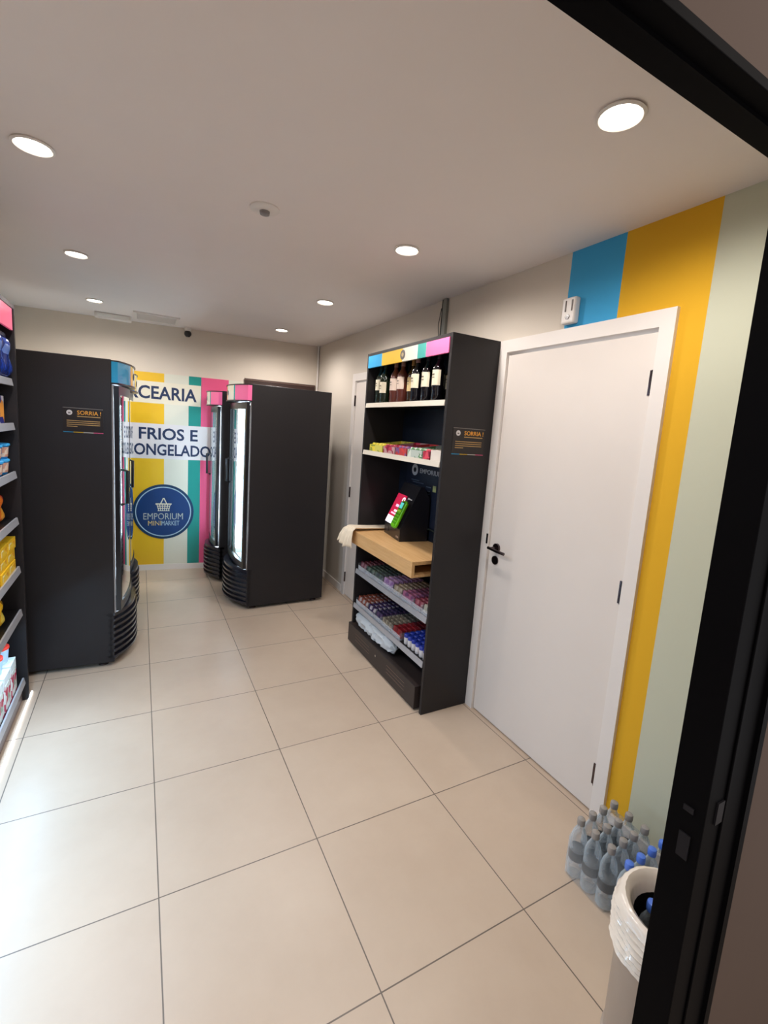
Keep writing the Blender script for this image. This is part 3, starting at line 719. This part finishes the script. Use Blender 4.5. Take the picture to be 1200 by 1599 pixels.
# crumpled white carrier bags stuffed under the fourth shelf
def crumple(name, label, cat, x0, x1, y0, y1, z0, z1, mat, nx=8, ny=26, nz=7, amp=0.012):
    mb = MB(); rnd = random.Random(3)
    N_, M_ = 22, ny; rings = []
    for j in range(M_+1):
        t = j/M_; y = y0+(y1-y0)*t
        s_ = (1-abs(2*t-1)**6)**0.5*0.9+0.06
        rg = []
        for i in range(N_):
            a = 2*PI*i/N_
            rx = (x1-x0)/2*s_*(1+rnd.uniform(-1, 1)*0.22+0.14*math.sin(7*a+9*t)); rz_ = (z1-z0)/2*s_*(1+rnd.uniform(-1, 0.2)*0.22)
            rg.append(mb.bm.verts.new(((x0+x1)/2+rx*math.cos(a), y+rnd.uniform(-1, 1)*0.006, (z0+z1)/2+(0.0 if t < .8 else 0)+rz_*math.sin(a))))
        rings.append(rg)
    for j in range(M_):
        for i in range(N_): mb.face([rings[j][i], rings[j][(i+1) % N_], rings[j+1][(i+1) % N_], rings[j+1][i]])
    mb.face(rings[0][::-1]); mb.face(rings[-1])
    o = mb.build(name, mat, smooth=True); tag(o, label, cat); return o
crumple('plastic_bag_bundle', 'crumpled white plastic bags stuffed between the fourth shelf and the plinth', 'plastic bags', 1.408, 1.50, 1.52, 2.14, 0.160, 0.286, pm('bag_white', (186,192,196), 0.35))

# ---- payment kiosk on the desk
K = thing('payment_kiosk', 'black self-checkout stand with red screen on the oak desk', 'kiosk', (1.645, 1.845, 0.92), R(-8))
# local: front towards -X, width along Y
prf = [(-0.10, 0), (0.11, 0), (0.11, 0.30), (0.06, 0.385), (0.035, 0.385), (-0.10, 0.085)]
MB().prism(prf, 'y', -0.155, 0.155).build('stand', pm('kiosk_black', (26,26,32), 0.3, coat=0.2), K)
sl = Vector((0.135, 0, 0.30)); sl_n = sl.normalized(); nrm = Vector((-sl_n.z, 0, sl_n.x))
def slab(mb, s0, s1, y0, y1, t0, t1):
    """slab on the sloping face; s along slope from its foot"""
    o_ = Vector((-0.10, 0, 0.085)); vs = []
    for t in (t0, t1):
        for (s_, y) in ((s0, y0), (s1, y0), (s1, y1), (s0, y1)):
            p = o_+sl_n*s_+nrm*t; vs.append(mb.bm.verts.new((p.x, y, p.z)))
    for q in ((0, 3, 2, 1), (4, 5, 6, 7), (0, 1, 5, 4), (1, 2, 6, 5), (2, 3, 7, 6), (3, 0, 4, 7)): mb.face([vs[i] for i in q])
    return mb
scr = slab(MB(), 0.005, 0.235, -0.015, 0.145, 0.0, 0.006).build('screen', glow('screen_red', (190,24,66), 0.55), K)
slab(MB(), 0.005, 0.060, -0.012, 0.142, 0.006, 0.0065).build('screen_white_panel', glow('screen_white', (235,232,240), 0.75), scr)
slab(MB(), 0.075, 0.088, 0.015, 0.110, 0.006, 0.0065).build('screen_line', glow('screen_pink', (240,190,215), 0.7), scr)
slab(MB(), 0.096, 0.112, 0.020, 0.075, 0.006, 0.0065).build('screen_line', glow('screen_white', (235,232,240), 0.75), scr)
slab(MB(), 0.135, 0.155, 0.030, 0.085, 0.006, 0.0065).build('screen_line', glow('screen_pink', (240,190,215), 0.7), scr)
mb = MB(); o_ = Vector((-0.10, 0, 0.085)); ctr = o_+sl_n*0.195+nrm*0.0066
vs = [mb.bm.verts.new(ctr+sl_n*0.026*math.cos(2*PI*k/28)+Vector((0, 0.026, 0))*math.sin(2*PI*k/28)) for k in range(28)]
mb.face(vs); mb.build('screen_emblem', glow('screen_white', (235,232,240), 0.75), scr)
mb = MB(); ctr = o_+sl_n*0.195+nrm*0.0070
vs = [mb.bm.verts.new(ctr+sl_n*0.014*math.cos(2*PI*k/20)+Vector((0, 0.010, 0))*math.sin(2*PI*k/20)) for k in range(20)]
mb.face(vs); mb.build('screen_emblem_centre', glow('screen_red', (190,24,66), 0.55), scr)
slab(MB(), 0.215, 0.228, -0.075, -0.045, 0.0, 0.002).build('maker_mark', pm('mark_white', (225,225,225), 0.4), K)
slab(MB(), 0.218, 0.225, -0.115, -0.082, 0.0, 0.002).build('maker_mark', pm('mark_white', (225,225,225), 0.4), K)
MB().box(-0.103, -0.10, -0.135, -0.09, 0.02, 0.032).build('port', pm('port_tan', (150,130,118), 0.4), K)
MB().box(-0.103, -0.10, 0.07, 0.10, 0.025, 0.06).build('port', pm('port_grey', (60,54,54), 0.4), K)
T_ = thing('card_terminal', 'lime green card payment terminal held on the right of the black kiosk', 'card terminal', (1.645-0.003, 1.845-0.022, 0.92), R(-8))
mb = slab(MB(), -0.008, 0.195, -0.117, -0.030, 0.016, 0.044)
bmesh.ops.bevel(mb.bm, geom=mb.bm.edges[:], offset=0.010, segments=3, affect='EDGES')
mb.build('terminal_body', pm('lime_green_plastic', (104,190,20), 0.35), T_, smooth=True)
slab(MB(), 0.130, 0.185, -0.105, -0.042, 0.044, 0.046).build('display_bezel', black2, T_)
slab(MB(), 0.135, 0.178, -0.100, -0.050, 0.046, 0.0468).build('display', glow('terminal_display', (90,200,190), 0.5), T_)
for i in range(4):
    for j in range(3):
        slab(MB(), 0.020+i*0.022, 0.034+i*0.022, -0.106+j*0.024, -0.090+j*0.024, 0.044, 0.046).build('key', pm('key_green', (60,130,14), 0.4), T_)
slab(MB(), 0.112, 0.120, -0.104, -0.046, 0.044, 0.046).build('accent_bar', pm('accent_yellow', (190,220,70), 0.4), T_)
mb = slab(MB(), 0.05, 0.14, -0.095, -0.055, 0.0, 0.016); mb.build('holder', black2, T_)
# power lead behind the kiosk
tag(MB().tube([(1.72, 1.79, 0.99), (1.735, 1.66, 1.01), (1.735, 1.50, 1.00), (1.735, 1.33, 0.985), (1.74, 1.16, 0.975)], 0.006).build('power_cable', pm('dark_cable', (34,40,34), 0.4), smooth=True), 'black cable running from the kiosk across the back of the desk', 'cable')

# ---- cream cloth over the left end of the desk
mb = MB(); nu, nv = 34, 40; grid = []
def clothpt(u, v):
    # u along the cloth (0 on desk at back, 1 hanging end), v across
    path = [(1.715, 0.930), (1.60, 0.932), (1.50, 0.934), (1.40, 0.938), (1.345, 0.942), (1.315, 0.920), (1.300, 0.870), (1.292, 0.800)]
    f = u*(len(path)-1); i = min(int(f), len(path)-2); t = f-i
    x = path[i][0]*(1-t)+path[i+1][0]*t; z = path[i][1]*(1-t)+path[i+1][1]*t
    y = 2.05+(v*0.115)+0.035*u*(v-0.2)
    hang = max(0, (u-0.55)/0.45)
    fold = math.sin(v*PI*7+0.6)
    x += -0.030*hang*(v-0.3)+0.015*hang*fold*hang
    z += (0.010*(1-hang)*(0.5+0.5*fold))+(0.025*hang*hang*(v-0.2))+0.012*hang*math.sin(v*9)
    y += 0.006*math.sin(u*5+v*3)
    return (x, y, z)
for i in range(nu+1): grid.append([mb.bm.verts.new(clothpt(i/nu, j/nv)) for j in range(nv+1)])
for i in range(nu):
    for j in range(nv): mb.face([grid[i][j], grid[i+1][j], grid[i+1][j+1], grid[i][j+1]])
clo = mb.build('cleaning_cloth', pm('cream_cloth', (228,214,190), 0.9, var=0.05, bump=0.3), smooth=True)
tag(clo, 'cream folded cloth draped over the left end of the oak desk', 'cloth')
so = clo.modifiers.new('thickness', 'SOLIDIFY'); so.thickness = 0.005

# ================================================================ LEFT SHELF UNIT
LX = -0.62; LY0, LY1 = 0.75, 2.12
L = thing('display_shelf', 'black wall shelf unit stocked with snacks at the left edge of the photo', 'shelf unit', (0, 0, 0))
MB().box(XL+0.01, LX, LY1, LY1+0.022, 0, 2.175, 0.001).build('side_panel', black, L)
MB().box(XL+0.01, LX, LY0-0.022, LY0, 0, 2.175, 0.001).build('side_panel', black, L)
MB().box(XL+0.01, XL+0.028, LY0, LY1, 0.05, 2.17).build('back_panel', pm('blue_laminate', (40,62,96), 0.35), L)
MB().box(XL+0.028, LX, LY0, LY1, 2.155, 2.174).build('top_panel', black, L)
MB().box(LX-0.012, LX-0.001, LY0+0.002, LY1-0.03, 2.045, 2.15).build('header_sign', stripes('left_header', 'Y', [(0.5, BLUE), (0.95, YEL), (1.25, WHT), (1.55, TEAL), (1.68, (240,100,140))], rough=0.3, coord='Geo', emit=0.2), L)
LZ = [1.785, 1.560, 1.306, 1.056, 0.786, 0.540, 0.135]
for z in LZ:
    s = MB().box(XL+0.028, LX-0.02, LY0+0.002, LY1-0.002, z-0.006, z+0.010).build('shelf', blackm, L)
    MB().prism([(LX-0.020, z-0.018), (LX-0.006, z-0.018), (LX-0.012, z+0.018), (LX-0.020, z+0.018)], 'y', LY0+0.002, LY1-0.03).build('price_rail', railg, s)
MB().box(LX-0.05, LX-0.03, LY0+0.002, LY1-0.002, 0.0, 0.11).build('kick_plate', pm('kick_brown', (96,80,74), 0.5), L)
MB().box(LX-0.002, LX+0.006, LY0+0.05, LY1+0.08, 0.0, 0.008).build('led_strip', glow('led_strip', (235,244,255), 2.5), L)

def rows(name, label, cat, group, z, ys, xs, mk, levels=1, dz=0.0):
    first = None
    for l in range(levels):
        for x in xs:
            for yi, y in enumerate(ys):
                lab_ = label+', '+ORD[yi]+('' if levels == 1 else ', '+({2: ['lower', 'upper'], 3: ['bottom', 'middle', 'top']}[levels][l])+' layer')
                if first is None: first = mk(lab_, (x, y, z), group)
                else: dup(first, label=lab_, loc=(x+random.uniform(-0.004, 0.004), y+random.uniform(-0.003, 0.003), z+l*dz), rz=first.rotation_euler[2]+random.uniform(-0.03, 0.03))
def mk_pouch(name, mat, seal, w, h, d, cat, tilt=0):
    def f(label, loc, group):
        t = thing(name, label, cat, loc, 0, group)
        mb = MB(); n = 12; m_ = 10; rings = []
        for j in range(m_+1):
            v = j/m_; z = h*v; bul = (math.sin(PI*min(1, max(0, v)))**0.6)*d/2+0.0015
            wig = 0.008*math.sin(9*v)
            rg = []
            for i in range(2*n):
                a = 2*PI*i/(2*n); yy = w/2*math.copysign(abs(math.cos(a))**0.7, math.cos(a)); xx = bul*math.copysign(abs(math.sin(a))**0.9, math.sin(a))*(1-0.5*abs(yy/(w/2))**3)
                rg.append(mb.bm.verts.new((xx+wig+0.004*math.sin(5*a+8*v), yy, z)))
            rings.append(rg)
        for j in range(m_):
            for i in range(2*n): mb.face([rings[j][i], rings[j][(i+1) % (2*n)], rings[j+1][(i+1) % (2*n)], rings[j+1][i]])
        mb.face(rings[0][::-1]); mb.face(rings[-1])
        mb.build('pouch', mat, t, smooth=True)
        MB().box(0.004, 0.011, -w/2, w/2, h-0.002, h+0.014).build('top_seal', seal, t)
        return t
    return f
def mk_carton(name, mats, w, h, d, cat, flap=None):
    def f(label, loc, group):
        t = thing(name, label, cat, loc, 0, group)
        MB().box(-d/2, d/2, -w/2, w/2, 0, h, 0.002).build('carton', mats[0], t)
        MB().box(d/2, d/2+0.0008, -w*0.36, w*0.36, h*0.25, h*0.75).build('front_print', mats[1], t)
        return t
    return f
def mk_tub(mat, lidm, labm, r, h):
    def f(label, loc, group):
        t = thing('snack_tub', label, 'tub', loc, 0, group)
        MB().lathe([(r*0.80, 0), (r*0.83, 0.002), (r*0.97, h*0.86)], n=24).build('tub_body', mat, t, smooth=True)
        MB().lathe([(r*0.98, h*0.84), (r*1.04, h*0.86), (r*1.04, h*0.97), (r*0.96, h), (0, h)], n=24).build('lid', lidm, t, smooth=True)
        mb = MB(); n = 10
        lo = [mb.bm.verts.new((r*0.86*1.01*math.cos(R(-60)+R(120)*k/n), r*0.86*1.01*math.sin(R(-60)+R(120)*k/n), h*0.15)) for k in range(n+1)]
        hi = [mb.bm.verts.new((r*0.965*1.01*math.cos(R(-60)+R(120)*k/n), r*0.965*1.01*math.sin(R(-60)+R(120)*k/n), h*0.78)) for k in range(n+1)]
        for k in range(n): mb.face([lo[k], lo[k+1], hi[k+1], hi[k]])
        mb.build('tub_label', labm, t, smooth=True)
        return t
    return f
silver = pm('silver_seal', (150,160,190), 0.25, metal=0.6)
rows('', 'shiny dark blue crisp bag, topmost left shelf', 'crisp bag', 'blue crisp bags on the topmost left shelf', LZ[0]+0.012, [2.035, 1.87, 1.71, 1.55, 1.39, 1.23], [-0.665], mk_pouch('crisp_bag', printed('blue_foil', (20,40,110), (30,60,150), (90,120,190), 22, 0.22), silver, 0.15, 0.215, 0.085, 'crisp bag'))
rows('', 'blue and orange biscuit carton, second left shelf', 'carton', 'biscuit cartons on the second left shelf', LZ[1]+0.012, [2.00, 1.90, 1.80, 1.70, 1.60, 1.50], [-0.72], mk_carton('biscuit_carton', [printed('carton_blue_orange', (40,44,120), (232,150,60), (230,220,220), 18), pm('carton_orange', (230,150,60), 0.4)], 0.09, 0.14, 0.12, 'carton'))
for k_, (ys_, xs_) in enumerate([([2.00, 1.88, 1.76, 1.64, 1.52], [-0.695])]):
    rows('', 'blue lidded snack tub, third left shelf', 'tub', 'stacked blue snack tubs on the third left shelf', LZ[2]+0.012, ys_, xs_, mk_tub(pm('tub_blue', (40,120,175), 0.35), pm('tub_lid', (60,160,215), 0.3), printed('tub_label', (190,140,120), (60,130,190), (210,190,170), 40), 0.056, 0.078), 2, 0.079)
rows('', 'orange and red pouch, fourth left shelf', 'pouch', 'orange pouches on the fourth left shelf', LZ[3]+0.012, [1.96, 1.83, 1.70, 1.57, 1.44], [-0.70], mk_pouch('snack_pouch', printed('orange_foil', (220,110,30), (236,160,50), (160,40,30), 20, 0.3), pm('cream_seal', (235,200,150), 0.4), 0.12, 0.155, 0.07, 'pouch'))
rows('', 'yellow biscuit packet, fifth left shelf', 'packet', 'yellow packets stacked on the fifth left shelf', LZ[4]+0.012, [1.975, 1.82, 1.665, 1.51], [-0.715], mk_carton('biscuit_packet', [pm('packet_yellow', (238,190,40), 0.35), printed('packet_print', (240,200,60), (226,160,40), (240,228,170), 26)], 0.145, 0.060, 0.15, 'packet'), 3, 0.062)
rows('', 'glossy yellow snack bag, sixth left shelf', 'snack bag', 'yellow bags on the sixth left shelf', LZ[5]+0.012, [1.85, 1.70, 1.55, 1.40], [-0.70], mk_pouch('snack_bag', printed('yellow_foil', (230,180,30), (244,214,80), (150,110,20), 20, 0.25), pm('yellow_seal', (225,190,70), 0.35), 0.14, 0.15, 0.08, 'snack bag'))
rows('', 'white and red printed carton, bottom left shelf', 'carton', 'white cartons on the bottom left shelf', LZ[6]+0.012, [1.93, 1.80, 1.67, 1.54, 1.41], [-0.705], mk_carton('juice_carton', [printed('carton_white_red', (226,228,222), (210,214,206), (190,40,80), 24), printed('carton_print_green', (220,224,214), (150,170,150), (190,40,80), 30)], 0.115, 0.185, 0.12, 'carton'))
rows('', 'small red-topped jar on the white cartons', 'jar', 'red-topped jars on the bottom left shelf', LZ[6]+0.012+0.1865, [1.93, 1.80, 1.67, 1.54], [-0.705], mk_tub(pm('jar_pale', (200,214,226), 0.2), pm('jar_red', (226,60,44), 0.4), pm('jar_label', (170,190,210), 0.4), 0.045, 0.09))

# ================================================================ WATER BOTTLES AND BIN
pet = clearfilm('pet_water', (200,214,222), 0.42, 0.08)
def water(label, loc, cap, group, lab=True):
    t = thing('water_bottle', label, 'water bottle', loc, random.uniform(0, 6), group)
    MB().lathe([(0.026, 0), (0.031, 0.006), (0.031, 0.05), (0.0295, 0.055), (0.031, 0.060), (0.031, 0.115), (0.0295, 0.120), (0.031, 0.125), (0.0305, 0.155), (0.024, 0.182), (0.013, 0.205), (0.0125, 0.222)], n=20).build('bottle_body', pet, t, smooth=True)
    MB().lathe([(0.0142, 0.214), (0.0150, 0.218), (0.0150, 0.234), (0.0135, 0.239), (0.006, 0.242), (0, 0.2425)], n=18).build('screw_cap', cap, t, smooth=True)
    if lab:
        MB().lathe([(0.0314, 0.072), (0.0316, 0.074), (0.0316, 0.108), (0.0314, 0.110)], n=20).build('bottle_label', pm('bottle_label_dark', (38,40,44), 0.4), t, smooth=True)
    return t
grey_cap = pm('grey_cap', (150,146,142), 0.22, coat=0.5); blue_cap = pm('blue_cap', (84,128,228), 0.25, coat=0.5)
xs4 = [1.448, 1.514, 1.580, 1.646]
wb1 = None
rown = ['farthest row', 'middle row', 'nearest row']
coln = ['at the aisle side', 'second from the aisle', 'third from the aisle', 'against the wall']
for j, y in enumerate((0.020, -0.046, -0.112)):
    for i, x in enumerate(xs4):
        lab = 'clear water bottle with grey cap, %s of the pack, %s' % (rown[j], coln[i])
        if wb1 is None: wb1 = water(lab, (x, y, 0.002), grey_cap, 'grey-capped water bottles on the floor')
        else: dup(wb1, (x+random.uniform(-.001, .001), y+random.uniform(-.001, .001), 0.002), label=lab)
wb2 = None
for j, y in enumerate((-0.182, -0.248, -0.314)):
    for i, x in enumerate(xs4):
        lab = 'clear water bottle with blue cap, %s of the blue-capped pack, %s' % (rown[j], coln[i])
        if wb2 is None: wb2 = water(lab, (x, y, 0.002), blue_cap, 'blue-capped water bottles on the floor', False)
        else: dup(wb2, (x, y, 0.002), label=lab)
# shrink film round the grey-capped pack
film = clearfilm('shrink_film', (225,232,236), 0.22, 0.12)
mb = MB(); rnd = random.Random(5)
def wrap(x0, x1, y0, y1, r):
    pts = []
    for cx, cy, a0 in ((x1-r, y1-r, 0), (x0+r, y1-r, 90), (x0+r, y0+r, 180), (x1-r, y0+r, 270)):
        for k in range(6): a = R(a0+18*k); pts.append((cx+r*math.cos(a), cy+r*math.sin(a)))
    return pts
lv = []
for z, g in ((0.003, 0.0), (0.04, 0.001), (0.10, 0.001), (0.150, 0.0), (0.180, -0.012), (0.200, -0.024)):
    pts = wrap(1.414-g, 1.680+g, -0.146-g, 0.054+g, 0.033)
    lv.append([mb.bm.verts.new((x+rnd.uniform(-1, 1)*0.0015, y+rnd.uniform(-1, 1)*0.0015, z)) for x, y in pts])
for a, b_ in zip(lv, lv[1:]):
    for k in range(len(a)): mb.face([a[k], a[(k+1) % len(a)], b_[(k+1) % len(a)], b_[k]])
tag(mb.build('shrink_film', film, smooth=True), 'clear shrink wrap around the pack of grey-capped water bottles', 'plastic wrap')

B = thing('trash_bin', 'round pale steel waste bin beside the black door frame, bag over its rim', 'bin', (1.185, -0.452, 0))
bs = pm('bin_steel', (176,164,152), 0.4, metal=0.35)
MB().lathe([(0.118, 0), (0.124, 0.004), (0.124, 0.015), (0.118, 0.018), (0.122, 0.46), (0.114, 0.46), (0.110, 0.03), (0, 0.03)], n=40).build('bin_body', bs, B, smooth=True)
bagm = pm('bin_bag_plastic', (236,226,212), 0.2, var=0.04, coat=0.5)
MB().lathe([(0.108, 0.04), (0.108, 0.44), (0.1, 0.44), (0.1, 0.19), (0, 0.19)], n=32).build('shade_insert', pm('bin_inside_shade', (24,22,22), 0.5), B, smooth=True)  # added black insert: shade inside the bin is put into its colour
fo = lambda a, k: 0.02*math.sin(9*a+k)*(0.3+0.12*k)+0.010*math.sin(23*a+2*k)
prf_ = [(0.090, 0.425), (0.098, 0.452), (0.106, 0.468), (0.116, 0.475), (0.124, 0.472), (0.130, 0.466)]
for k in range(14): prf_.append((0.1325+0.0045*(k % 2)+0.0003*k, 0.458-k*0.0085))
def bagfold(a, k):
    g_ = min(1, max(0, (k-2)/6))
    return g_*(0.016*math.sin(5*a+0.35*k)+0.012*math.sin(13*a-0.5*k)+0.010*abs(math.sin(19*a+0.3*k)))+0.004*math.sin(31*a+k)
MB().lathe(prf_, n=120, fold=bagfold, cap=False).build('bag_liner', bagm, B, smooth=True)
bpy.context.view_layer.update()
bi = dup(wb2, (1.195, -0.395, 0.192), rz=0, label='clear water bottle with blue cap standing inside the waste bin', group='bottle in the waste bin')
